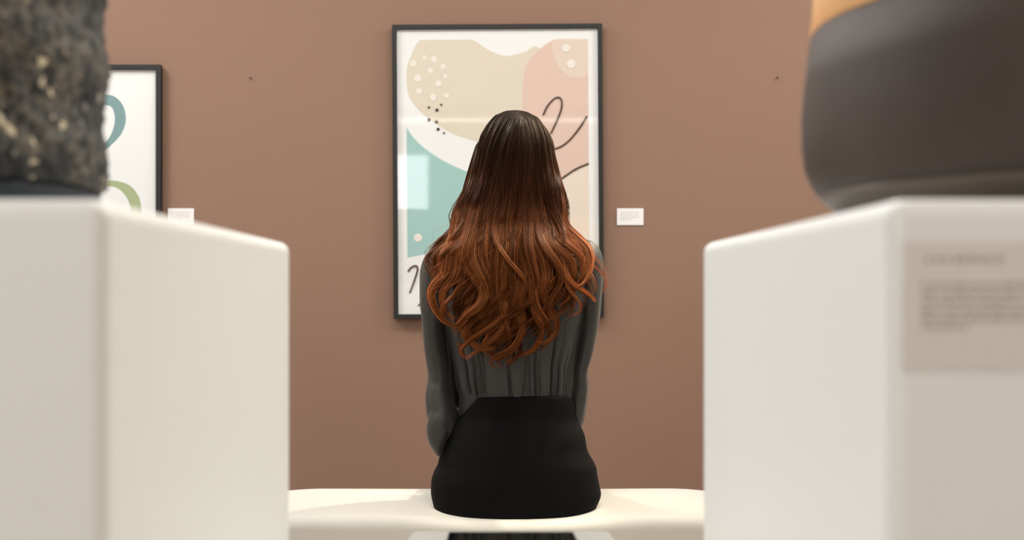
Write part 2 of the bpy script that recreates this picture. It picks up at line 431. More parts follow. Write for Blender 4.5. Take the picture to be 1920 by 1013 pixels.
def wall_card(u0, u1, v0, v1, label):
    e = empty('wall_label', (WX((u0 + u1) / 2, YF), YF, WZ((v0 + v1) / 2, YF))); bpy.context.view_layer.update()
    x0, x1, z0, z1 = WX(u0, YF), WX(u1, YF), WZ(v1, YF), WZ(v0, YF)
    b = MB(); b.box(x0, x1, YF - .004, YF, z0, z1); b.build('card', M_card, e, bevel=0.0006, seg=2)
    b = MB(); r = random.Random(int(u0))
    for k, f in enumerate((.28, .42, .56, .70)):
        text_row(b, x0 + .012, x1 - (.014 if k < 3 else .04), z1 - f * (z1 - z0), .0034, YF - .004, r)
    b.build('label_text', M_ink, e)
    tag(e, label, 'label', 'white caption cards beside the prints')
wall_card(1156.5, 1206.5, 391, 422.5, 'white caption card on the wall beside the cream, pink and teal print')
wall_card(315, 364, 391, 422.5, 'white caption card half hidden above the edge of the pedestal under the rough vessel')
for (u, v, lab) in ((470, 147, 'tiny dark nail in the bare wall between the two prints'), (1457, 146, 'tiny dark nail in the bare wall near the dark pot')):
    b = MB(); x, y, z = W(u, v, YF)
    P = [[(x + r * math.cos(a * math.pi / 6), y - d, z + r * math.sin(a * math.pi / 6)) for a in range(12)] for r, d in ((.0012, 0), (.0012, .006), (.0035, .006), (.003, .008))]
    b.grid(P); tag(b.build('wall_nail', M_nail), lab, 'nail', 'nails left in the wall')

# ------------------------------------------------------------------ bench
BX, BH, BY0, BY1, BT = 0.0, 0.565, 2.965, 3.425, 0.459
bench = empty('upholstered_bench', (BX, (BY0 + BY1) / 2, 0)); bpy.context.view_layer.update()
tag(bench, 'long cream upholstered bench with rounded corners under the seated person', 'bench')
HX = WX(966, 3.1)         # the sitter's middle
def rr(a, hx, hy, r):     # rounded-rectangle point at angle parameter a in [0,1)
    per = [2*(hx-r), math.pi/2*r, 2*(hy-r), math.pi/2*r] * 2
    per = [2*(hy-r), math.pi/2*r, 2*(hx-r), math.pi/2*r, 2*(hy-r), math.pi/2*r, 2*(hx-r), math.pi/2*r]
    tot = sum(per); d = a * tot; k = 0
    while d > per[k] and k < 7: d -= per[k]; k += 1
    cs = [(hx-r, hy-r), (-(hx-r), hy-r), (-(hx-r), -(hy-r)), (hx-r, -(hy-r))]
    if k == 0: return (hx, -(hy-r) + d)
    if k == 2: return ((hx-r) - d, hy)
    if k == 4: return (-hx, (hy-r) - d)
    if k == 6: return (-(hx-r) + d, -hy)
    c = cs[(k - 1) // 2]; a0 = (k - 1) // 2 * math.pi / 2 + d / r
    return (c[0] + r * math.cos(a0), c[1] + r * math.sin(a0))
HYB = (BY1 - BY0) / 2; YC = (BY0 + BY1) / 2
def cushion(b):
    N = 420; rings = []
    prof = [(.012, .12), (.004, .13), (0, .15)] + [(0, .15 + k * .0245) for k in range(1, 12)] + \
           [(0.027 * (1 - math.cos(q)), .4265 + .027 * math.sin(q)) for q in np.linspace(0.05, math.pi / 2, 9)] + \
           [(.029 + k * .0070, .4545) for k in range(1, 28)]
    for ins, z in prof:
        ring = []
        for j in range(N):
            hx, hy = BH - ins, HYB - ins
            x, y = rr(j / N, hx, hy, max(.006, .13 - ins * .55))
            zz = z
            w = min(1, max(0, (z - .40) / .05))
            ed = min(1.0, ins / .12)
            zz += w * .006 * ed                                     # crown
            X, Y = x + BX, y + YC
            dx = (X - HX) / .205; dy = (Y - 3.13) / .20
            zz -= w * .015 * math.exp(-(abs(dx) ** 3.5) - abs(dy) ** 4)                    # the sitter's dent
            for s_, sl, off in ((1, .25, .006), (1, .42, .03), (1, .10, -.02), (-1, .3, .0), (-1, .1, .03)):   # pulled creases
                rx = (X - HX) * s_ - .185
                if rx > 0: zz -= w * .0042 * math.exp(-rx / .07) * math.exp(-(((Y - 3.03 - off - sl * rx) / .011) ** 2))
            zz += w * .0015 * noise.noise(Vector((X * 6, Y * 8, 2)))
            ring.append((X, Y + .0015 * noise.noise(Vector((X * 7, z * 9, 5))), zz))
        rings.append(ring)
    b.grid(rings)
b = MB(); cushion(b); b.build('cushion', M_bench, bench, smooth=True)
b = MB(); b.box(BX - BH + .08, BX + BH - .08, BY0 + .06, BY1 - .06, 0.0, .121); b.build('plinth', M_plinth, bench, bevel=.004)

# ------------------------------------------------------------------ tablet on a slim stand in the foreground
TY = 1.50; tz = WZ(996, TY)
tab = empty('tablet_stand', (WX(957, 1.40), 1.40, 0)); bpy.context.view_layer.update()
tag(tab, 'pale tablet with a glossy black screen lying on a slim stand before the bench', 'tablet')
tx0, tx1 = WX(774, TY), WX(1141, TY)
tilt = math.radians(3.5)
def trot(x, y, z):   # tilt about the far edge
    dy = y - TY; return (x, TY + dy * math.cos(tilt) + z * math.sin(tilt), tz - dy * math.sin(tilt) + z * math.cos(tilt))
def slab(b, x0, x1, y0, y1, z0, z1, r, n=6):
    P = []
    for z in (z0, z1):
        ring = []
        for (cx, cy, a0) in ((x1 - r, y1 - r, 0), (x0 + r, y1 - r, 90), (x0 + r, y0 + r, 180), (x1 - r, y0 + r, 270)):
            for k in range(n + 1):
                a = math.radians(a0 + 90 * k / n); ring.append(trot(cx + r * math.cos(a), cy + r * math.sin(a), z))
        P.append(ring)
    b.grid(P)
TD = .165
b = MB(); slab(b, tx0, tx1, TY - TD, TY, -.009, 0, .014); b.build('casing', M_tablet, tab, bevel=.0012, seg=2)
b = MB(); slab(b, WX(843, TY), WX(1073, TY), TY - TD + .014, TY - .014, 0, .0006, .002); tag(b.build('screen', M_dark, tab), 'glossy black screen')
b = MB(); cx = WX(957, 1.4)
b.lathe([(.02, .012), (.02, tz - .030), (.045, tz - .022), (.05, tz - .013)], (cx, 1.42, 0), 32); b.build('post', M_tablet, tab, smooth=False)
b = MB(); b.lathe([(.13, 0), (.13, .008), (.125, .012), (.02, .014)], (cx, 1.42, 0), 48); b.build('base', M_tablet, tab)

# ------------------------------------------------------------------ the person
YT = 3.13                                  # depth of the torso's middle
HC = Vector((WX(966, YT), YT + .005, WZ(302, YT)))   # middle of the head
LCX = HX
def PT(u, v, Y=YT): return W(u, v, Y)

sk = MB()
# head: skull, face, jaw, nose, ears, neck
hx, hy, hz = HC
sk.ell((hx, hy, hz + .008), (.072, .092, .098))
sk.ell((hx, hy + .030, hz - .045), (.060, .068, .078))
sk.ell((hx, hy + .062, hz - .092), (.028, .030, .024))
sk.tube([(hx, hy + .088, hz - .002), (hx, hy + .101, hz - .028), (hx, hy + .108, hz - .045), (hx, hy + .098, hz - .053)], [.007, .008, .011, .008], 12)
for s_ in (-1, 1):
    sk.ell((hx + s_ * .009, hy + .098, hz - .048), (.008, .009, .007), 12, 8)
    sk.ell((hx + s_ * .030, hy + .078, hz - .030), (.020, .018, .014))         # cheeks
    sk.ell((hx + s_ * .028, hy + .080, hz + .018), (.024, .012, .008))         # brow ridge
    sk.tube([(hx + s_ * .070, hy + .005, hz + .012), (hx + s_ * .078, hy - .006, hz + .004), (hx + s_ * .078, hy - .004, hz - .018), (hx + s_ * .070, hy + .006, hz - .040)], [(.006, .009), (.006, .014), (.006, .012), (.005, .007)], 10)
nz = WZ(470, YT)
sk.tube([(hx, hy - .004, hz - .05), (hx, hy - .012, hz - .10), (hx, YT - .012, nz + .01), (hx, YT - .005, nz - .06)], [.050, .046, .052, .075], 20)
# trunk
TRUNK = ((480, 848, 1083, .050), (500, 828, 1102, .070), (540, 838, 1092, .088), (600, 848, 1082, .092), (680, 866, 1068, .082), (745, 878, 1062, .074), (800, 864, 1078, .082), (870, 842, 1098, .094), (930, 832, 1102, .096), (958, 844, 1090, .080))
rings = []
for v, l, r, d in TRUNK:
    c, h, z = WX((l + r) / 2, YT), (r - l) / 2 * YT / F, WZ(v, YT)
    rings.append([(c + h * .94 * math.cos(a * math.pi / 18), YT + d * .94 * math.sin(a * math.pi / 18), z) for a in range(36)])
sk.grid(rings)
# legs
for s_ in (-1, 1):
    x = LCX + s_ * .085
    sk.tube([(x, 3.10, .545), (x, 3.25, .545), (x, 3.42, .540), (LCX + s_ * .075, 3.53, .525), (LCX + s_ * .07, 3.575, .47), (LCX + s_ * .065, 3.575, .35), (LCX + s_ * .06, 3.59, .20), (LCX + s_ * .058, 3.60, .10), (LCX + s_ * .058, 3.61, .06)],
            [.070, .064, .056, .050, .046, .044, .040, .034, .036], 20)
    sk.tube([(LCX + s_ * .058, 3.575, .050), (LCX + s_ * .060, 3.64, .045), (LCX + s_ * .062, 3.72, .028), (LCX + s_ * .062, 3.78, .022)], [(.028, .026), (.033, .026), (.038, .016), (.024, .011)], 16)
# arms
ARM_L = [PT(824, 495), PT(817, 560), PT(820, 680, 3.138), PT(826, 755, 3.14), Vector((-.106, 3.158, .634)), Vector((-.068, 3.215, .625)), Vector((-.030, 3.28, .630)), Vector((.002, 3.335, .640)), Vector((.020, 3.375, .640))]
ARM_R = [PT(1101, 490), PT(1103, 560), PT(1091, 670, 3.145), PT(1081, 745, 3.16), Vector((.157, 3.21, .640)), Vector((.140, 3.27, .641)), Vector((.116, 3.33, .650)), Vector((.098, 3.365, .654)), Vector((.085, 3.395, .652))]
for A in (ARM_L, ARM_R):
    sk.tube(A, [(.020, .034), (.021, .034), (.0155, .028), (.017, .026), (.022, .022), (.022, .022), (.021, .021), (.0205, .0205), (.021, .020)], 16, up=(0, 1, 0))
def hand(w, d, up, side, curl):
    """palm, four unequal bent fingers and a thumb from the palm's side; d points to the fingertips"""
    w, d, up = Vector(w), Vector(d).normalized(), Vector(up).normalized(); sd = d.cross(up).normalized() * side   # toward the thumb
    sk.tube([w, w + d * .03, w + d * .065, w + d * .088], [(.021, .015), (.034, .014), (.037, .012), (.034, .010)], 16, up=up)
    for k, (off, L, r) in enumerate(((.026, .070, .0082), (.009, .078, .0085), (-.009, .072, .0082), (-.026, .056, .0074))):
        p = w + d * .078 + sd * off; dd = (d + sd * off * 1.6).normalized(); pts = [p]; ang = 0.15
        for seg_, ln in enumerate((.5, .3, .25)):
            q = dd * math.cos(ang) - up * math.sin(ang); pts.append(pts[-1] + q * (L * ln)); ang += curl
        sk.tube(pts, [r, r * .98, r * .9, r * .72], 10, sub=4)
    p = w + d * .022 + sd * .022
    sk.tube([p, p + sd * .022 + d * .022 - up * .004, p + sd * .028 + d * .050 - up * .008, p + sd * .024 + d * .072 - up * .012], [.013, .0115, .0098, .0075], 10, sub=4)
hand(ARM_L[-1], (.75, .85, -.10), (0, 0, 1), 1, .22)
hand(Vector(ARM_R[-1]) + Vector((0, 0, .016)), (-.75, .75, -.04), (0, 0, 1), -1, .30)
person = sk.build('person', M_skin)
fuse(person, .0042, 3)
tag(person, 'seated person with long wavy auburn hair, dark blouse and black skirt, seen from behind', 'person')
for s_ in (-1, 1):
    b = MB(); b.ell((hx + s_ * .030, hy + .0775, hz - .004), (.0125, .0115, .0085), 20, 14, 0); b.ell((hx + s_ * .030, hy + .0870, hz - .004), (.0055, .0032, .0055), 14, 8, 1)
    b.build('eye', [M_eye, M_iris], person, smooth=True)
b = MB(); b.tube([(hx - .022, hy + .086, hz - .074), (hx - .008, hy + .096, hz - .0715), (hx, hy + .097, hz - .0725), (hx + .008, hy + .096, hz - .0715), (hx + .022, hy + .086, hz - .074)], [(.0015, .0012), (.0042, .004), (.0045, .0035), (.0042, .004), (.0015, .0012)], 10)
b.tube([(hx - .020, hy + .087, hz - .0755), (hx, hy + .097, hz - .081), (hx + .020, hy + .087, hz - .0755)], [(.0015, .0012), (.0052, .005), (.0015, .0012)], 10)
b.build('lips', M_lips, person, smooth=True)
for s_ in (-1, 1):
    b = MB(); x = LCX + s_ * .058
    b.tube([(x, 3.555, .058), (x, 3.60, .052), (LCX + s_ * .061, 3.67, .036), (LCX + s_ * .062, 3.74, .026), (LCX + s_ * .062, 3.80, .022)], [(.034, .030), (.037, .028), (.042, .022), (.040, .019), (.020, .010)], 20)
    b.tube([(x, 3.575, .045), (x, 3.570, .004)], [.018, .010], 14, sub=3)
    b.box(x - .038, x + .038, 3.67, 3.77, .002, .012)
    b.build('shoe', M_shoe, person, smooth=True)

# ---- blouse: torso shell with gathers into the waist, two full sleeves
BL = ((466, 905, 1030, .052), (474, 872, 1062, .062), (484, 842, 1088, .074), (500, 826, 1103, .088), (530, 822, 1106, .100), (565, 826, 1102, .106), (600, 832, 1096, .107), (640, 842, 1088, .104), (680, 850, 1081, .099), (710, 856, 1077, .094), (732, 860, 1075, .088), (750, 861, 1074, .085), (775, 860, 1076, .088), (790, 866, 1074, .088))
bv, bl, br, bd = (np.array(q, float) for q in zip(*BL))
CRS = [(rs2.uniform(-1.25, 1.25)) for rs2 in [random.Random(5)] for _ in range(34)]
def blouse(b):
    N = 560; rings = []
    for v in np.linspace(466, 790, 170):
        l, r, d = (interp(v, bv, q) for q in (bl, br, bd)); c, h, z = WX((l + r) / 2, YT), (r - l) / 2 * YT / F, WZ(v, YT)
        ring = []
        for j in range(N):
            a = 2 * math.pi * j / N
            back = a - 1.5 * math.pi                      # 0 at the middle of the back
            back = (back + math.pi) % (2 * math.pi) - math.pi
            k = 0.0
            g = min(1, max(0, (v - 575) / 150)) ** 1.3
            for i, q in enumerate(CRS):
                w_ = .015 + .022 * (i % 4) / 3; lean = q + (i % 3 - 1) * .05 * (745 - v) / 150
                top = 560 + (i * 37 % 130)
                gg = min(1, max(0, (v - top) / (745 - top)))
                k -= .0095 * gg ** .8 * math.exp(-((back - lean) / w_) ** 2)
            k += .0035 * g * math.cos(back * 17)
            k += .003 * noise.noise(Vector((math.cos(a) * 5, math.sin(a) * 5, v * .012)))
            if 690 < v < 748: k += .004 * math.sin((v - 690) / 58 * math.pi)
            if v > 730: k *= max(.12, 1 - (v - 730) / 16)
            e = 1 + k / .11
            x = c + h * math.copysign(abs(math.cos(a)) ** .92, math.cos(a)) * (1 + k / .2); y = YT + d * math.copysign(abs(math.sin(a)) ** .92, math.sin(a)) * e
            if v < 500: y += .012 * (500 - v) / 34
            ring.append((x, y, z))
        rings.append(ring)
    b.grid(rings)
def sleeves(b):
    def folds(seed, amp):
        def f(th, t_):
            return amp * (noise.noise(Vector((math.cos(th) * 1.6, math.sin(th) * 1.6, t_ * 5 + seed))) + .7 * noise.noise(Vector((math.cos(th) * 3.4, math.sin(th) * 3.4, t_ * 9 + seed)))) + (.05 * math.cos(th * 11) * max(0, 1 - t_ * 9))
        return f
    L = [(830, 474, 3.13, .012, .020), (822, 482, 3.13, .026, .034), (817, 500, 3.13, .0325, .046), (815.5, 530, 3.13, .0335, .050), (815.5, 570, 3.13, .0335, .050), (814, 610, 3.133, .0275, .046), (817.5, 655, 3.135, .0270, .044), (823, 700, 3.135, .0255, .042), (823, 722, 3.135, .0280, .043), (823, 745, 3.13, .0320, .046), (828, 775, 3.13, .0345, .050)]
    pts = [W(u, v, Y) for u, v, Y, _, _ in L] + [(-.108, 3.150, .628), (-.068, 3.215, .622), (-.030, 3.28, .628), (-.004, 3.325, .638), (.010, 3.350, .640)]
    rad = [(q[3], q[4]) for q in L] + [(.042, .050), (.046, .046), (.043, .041), (.032, .031), (.028, .027)]
    b.tube(pts, rad, 48, disp=folds(3, .07), sub=8, up=(0, 1, 0))
    b.tube([W(838, 560, 3.19), W(844, 610, 3.215), W(850, 680, 3.225), W(855, 750, 3.225), W(856, 800, 3.22), W(848, 850, 3.21)], [(.016, .03), (.024, .034), (.027, .036), (.036, .036), (.040, .036), (.032, .034)], 24, sub=6, up=(0, 1, 0))  # inner fold added to darken the slot beside the torso
    # hanging fold of the full sleeve below the elbow
    b.tube([W(826, 768, 3.10), W(822, 795, 3.10), W(820, 820, 3.105), W(823, 838, 3.115), W(832, 845, 3.14)], [(.020, .024), (.026, .030), (.022, .030), (.015, .026), (.006, .012)], 28, disp=folds(9, .10), sub=8)
    R = [(1086, 461, 3.13, .012, .020), (1096, 468, 3.13, .026, .034), (1104, 486, 3.13, .0315, .046), (1105, 520, 3.13, .0330, .049), (1105, 560, 3.13, .0285, .047), (1104, 600, 3.133, .0240, .045), (1097, 650, 3.135, .0210, .043), (1087, 695, 3.14, .0185, .042), (1087, 722, 3.145, .0205, .043), (1084, 750, 3.15, .0210, .045), (1077, 782, 3.16, .0220, .046)]
    pts = [W(u, v, Y) for u, v, Y, _, _ in R] + [(.158, 3.215, .636), (.140, 3.27, .640), (.115, 3.33, .650), (.098, 3.365, .654), (.090, 3.385, .654)]
    rad = [(q[3], q[4]) for q in R] + [(.038, .046), (.042, .042), (.038, .037), (.030, .029), (.027, .026)]
    b.tube(pts, rad, 48, disp=folds(21, .07), sub=8, up=(0, 1, 0))
    # stand collar
    b.lathe([(.054, 0), (.055, .012), (.056, .026), (.053, .028), (.052, .0)], (hx, YT - .006, nz - .012), 48)
b = MB(); sleeves(b); slv = b.build('sleeves', M_blouse); fuse(slv, .0035, 5)
b = MB(); blouse(b)
b.add([tuple(v.co) for v in slv.data.vertices], [tuple(p.vertices) for p in slv.data.polygons])
me = slv.data; bpy.data.objects.remove(slv); bpy.data.meshes.remove(me)
tag(b.build('blouse', M_blouse, person, smooth=True), 'charcoal blouse gathered into the waist, full sleeves')

# ---- black high-waisted skirt
SK = ((738, 864, 1076, .0915), (760, 860, 1078, .092), (778, 857, 1083, .093), (800, 844, 1089, .099), (830, 833, 1099, .108), (855, 825, 1107, .114), (878, 815, 1117, .119), (900, 808.5, 1124, .122), (925, 807.5, 1125.5, .123), (945, 812, 1121, .122), (960, 816, 1115, .121), (972, 818, 1112, .120), (990, 823, 1107, .114), (1000, 829, 1101, .106))
sv, sl_, sr, sd_ = (np.array(q, float) for q in zip(*SK))
b = MB(); rings = []
for v in list(np.linspace(738, 1000, 64)):
    l, r, d = (interp(v, sv, q) for q in (sl_, sr, sd_)); l += 3 * math.exp(-((v - 872) / 7) ** 2); r += 2 * math.sin(v * .11)
    c, h, z = WX((l + r) / 2, YT), (r - l) / 2 * YT / F, WZ(v, YT)
    rings.append([(c + h * math.copysign(abs(math.cos(a * math.pi / 36)) ** .86, math.cos(a * math.pi / 36)), YT + d * math.copysign(abs(math.sin(a * math.pi / 36)) ** .86, math.sin(a * math.pi / 36)), z) for a in range(72)])
b.grid(rings)
rings = []
for y, hw, z0, z1 in ((3.12, .150, .470, .59), (3.17, .172, .455, .622), (3.28, .172, .455, .622), (3.42, .160, .462, .612), (3.52, .150, .455, .600), (3.585, .140, .435, .578), (3.635, .125, .43, .545)):
    zc, hz_ = (z0 + z1) / 2, (z1 - z0) / 2
    rings.append([(LCX + hw * math.copysign(abs(math.cos(a * math.pi / 24)) ** .7, math.cos(a * math.pi / 24)), y, zc + hz_ * math.copysign(abs(math.sin(a * math.pi / 24)) ** .7, math.sin(a * math.pi / 24))) for a in range(48)])
b.grid(rings)
b.tube([(LCX, 3.565, .54), (LCX, 3.572, .44), (LCX, 3.58, .34), (LCX, 3.59, .25)], [(.135, .065), (.140, .066), (.140, .068), (.136, .068)], 40, up=(0, 1, 0))
skirt = b.build('skirt', M_skirt, person); fuse(skirt, .0045, 6)
# shaped waistband: the top edge dips toward the sides
xm, h0 = WX(979, 3.04), .100
for v in skirt.data.vertices:
    cut = WZ(743.5, 3.04) + .004 * (v.co.x - xm) / .1 - 1.15 * max(0, math.hypot(max(0, abs(v.co.x - xm) - h0 + .006), .004) - .004)
    if v.co.y > YT: cut = max(cut - .03 * (v.co.y - YT), .60)
    if v.co.z > cut: v.co.z = cut
skirt.data.update()

# ---- hair: many fine strands gathered into waving locks
YH = 3.03
EV = ((300, 890, 1042), (320, 885, 1046), (350, 875, 1053), (380, 861, 1058), (400, 855, 1059), (420, 852, 1062), (440, 846, 1074), (460, 836, 1090), (480, 826, 1100), (500, 824, 1104), (520, 818, 1105), (540, 813, 1106), (560, 814, 1106), (580, 818, 1098), (600, 824, 1086), (640, 842, 1062), (680, 858, 1035), (710, 868, 1020))
ev, el, er = (np.array(q, float) for q in zip(*EV))
LEN = ((-1, 585), (-.86, 612), (-.7, 640), (-.55, 668), (-.3, 684), (-.12, 692), (.1, 680), (.3, 664), (.5, 640), (.68, 606), (.85, 576), (1, 562))
lf, lv = (np.array(q, float) for q in zip(*LEN))
DY_v = np.array([300, 360, 420, 470, 520, 600, 700], float)
DY_c = np.array([3.135, 3.120, 3.095, 3.050, 3.020, 3.012, 3.012])    # middle of the hair mass, depth
DY_d = np.array([.108, .098, .082, .060, .042, .034, .028])          # its half thickness
EA, EB, ECc = .0885, .110, .1145
NP = 56
def strand_path(f, rho, phase, amp, lam, vend, curl, jit, front):
    """f: sideways place -1..1, rho: layer, front: 1 = passes over the side of the head"""
    f = max(-1.0, min(1.0, f))
    az = math.asin(f) if not front else math.copysign(math.pi / 2 + front, f)
    # over the crown from the parting
    d1 = np.array((math.sin(az), -math.cos(az), 0.0))
    yr = -.05 + .16 * (abs(az) / (math.pi / 2)) ** 1.5
    d0 = np.array((.12 + .035 * f, yr / EB + .1 - .35 * (1 - abs(f)) * .6, 0)); d0[2] = math.sqrt(max(.05, 1 - d0[0] ** 2 - d0[1] ** 2)); d0 /= np.linalg.norm(d0)
    om = math.acos(max(-1, min(1, float(d0 @ d1)))); P = []
    n1 = 14
    for i in range(n1):
        t_ = i / n1; d = (math.sin((1 - t_) * om) * d0 + math.sin(t_ * om) * d1) / math.sin(om)
        k = .955 + .045 * rho + .006 * jit * t_
        P.append((HC[0] + d[0] * EA * k, HC[1] + d[1] * EB * k, HC[2] + d[2] * ECc * k))
    zz0 = 302.0
    n2 = NP - n1
    xs = np.linspace(0, 1, n2)
    ys_end = math.cos(az)
    for t_ in xs:
        v = zz0 + (vend - zz0) * t_
        l, r = interp(v, ev, el), interp(v, ev, er)
        Yc, D = interp(v, DY_v, DY_c), interp(v, DY_v, DY_d)
        ramp = min(1, max(0, (v - 345) / 120)); ramp = ramp * ramp * (3 - 2 * ramp)
        low = min(1, max(0, (v - zz0) / 110)); low = low * low * (3 - 2 * low)
        th = 2 * math.pi * (v - 372) / lam + phase
        tail = max(0, t_ - .80) / .20
        kx = (.955 + .045 * rho) * (1 - low) + (.88 + .12 * rho) * low; ky = (.955 + .045 * rho) * (1 - low) + (.40 + .60 * rho) * low
        y = Yc - D * (ys_end if front else math.sqrt(max(0, 1 - f * f))) * ky
        x = WX((l + r) / 2, y) + f * kx * (r - l) / 2 * y / F
        aa = amp * ramp * (1 - .22 * abs(f)) * (.85 + .3 * min(1, max(0, (v - 480) / 150)))
        x += aa * math.sin(th) + curl * math.sin(tail * 2.2) * .016
        y += aa * .85 * math.cos(th) - .012 * tail ** 2
        if not front: y = min(y, 3.035 if v > 470 else 3.2)
        P.append((x, min(y, 3.2), WZ(v, YH) + aa * .25 * math.cos(th * 1.0 + 1.0)))
    P = np.array(P)
    lim = HC[1] + .040 + np.maximum(0, P[:, 2] - HC[2] - .058) * 1.6      # keep the face free
    bad = P[:, 1] > lim; sg_ = 1.0 if f >= 0 else -1.0
    P[:, 0] = np.where(bad, HC[0] + sg_ * np.maximum(np.abs(P[:, 0] - HC[0]), .079 - np.clip(P[:, 2] - HC[2] - .02, 0, .06) * .5), P[:, 0]); P[:, 1] = np.where(bad, lim, P[:, 1])
    for _ in range(14):
        P[6:24] = .25 * P[5:23] + .5 * P[6:24] + .25 * P[7:25]
    return P
paths, tones, radii_s = [], [], []
r2 = random.Random(19)
locks = []                                   # (place, layer, side pass, strands, wave, tone)
def coh(f, sd): return 3.6 * noise.noise(Vector((f * 1.9, sd, .3)))
for k in range(40):                          # inner mass
    f = -1 + 2 * (k + .5) / 40
    locks.append((f * .88, r2.uniform(.30, .62), 0, 40, 'in'))
for k in range(30):                          # visible ribbons
    f = -1 + 2 * (k + .5) / 30
    locks.append((f * .86 + r2.uniform(-.012, .012), r2.uniform(.66, .96), 0, 110, 'out'))
for s_ in (-1, 1):
    for q in (.05, .11, .18, .26, .34): locks.append((s_ * .98, r2.uniform(.6, .85), q, 46, 'side'))
for (f, rho, front, nst, typ) in locks:
    phase = coh(f, 1.7 if typ != 'in' else 9.1) + r2.gauss(0, .65)
    amp = r2.uniform(.017, .028); lam = r2.uniform(122, 160)
    vend = interp(f, lf, lv) - 14 - abs(r2.gauss(0, 12)) + r2.uniform(-2, 8)
    if typ == 'out' and r2.random() < .16: vend -= r2.uniform(20, 60)
    curl = r2.choice((-1, 1)) * r2.uniform(.5, 1.8); tone = {'in': .42, 'out': .72, 'side': .7}[typ] * r2.uniform(.7, 1.35)
    drift = r2.gauss(0, .008); w0 = {'in': .013, 'out': .0195, 'side': .013}[typ] * r2.uniform(.85, 1.2)
    tw0, tw1 = r2.uniform(-.4, .4), r2.uniform(-1.3, 1.3)
    for q in range(nst):
        du = r2.uniform(-1, 1); dr = r2.gauss(0, .5)
        ve = vend - r2.random() ** 1.6 * 80; fr = front + (r2.uniform(-.05, .05) if front else 0); ph_ = phase + du * .16
        p = strand_path(f, rho, ph_, amp * (1 + .10 * dr), lam * (1 + .02 * du), ve, curl, dr, fr)
        ph0 = strand_path(f + du * w0 / .0885, rho, ph_, 0, lam, ve, curl, dr, fr)
        tt = np.linspace(0, 1, NP)
        low = np.clip((tt - .38) / .3, 0, 1)
        wd = w0 * (1 - .80 * np.clip((tt - .48) / .52, 0, 1) ** 1.1)      # ribbon narrows toward its end
        tw = tw0 * low + tw1 * np.clip((tt - .45) / .55, 0, 1)
        ox, oy = du * wd, dr * wd * .30
        p[:, 0] += ox * np.cos(tw) - oy * np.sin(tw) + drift * low ** 2
        wb = np.clip((tt - .22) / .26, 0, 1); wb = (wb * wb * (3 - 2 * wb))[:, None]
        p[:, 1] += (ox * np.sin(tw) + oy * np.cos(tw)) * np.clip(tt * 3, .15, 1)
        p = ph0 * (1 - wb) + p * wb
        fl = r2.gauss(0, 1) * .0011
        p[:, 0] += fl * np.sin(tt * 9 + q); p[:, 1] += fl * np.cos(tt * 7 + q)
        paths.append(p); tones.append(tone * r2.uniform(.55, 1.5)); radii_s.append(r2.uniform(.00042, .00070))
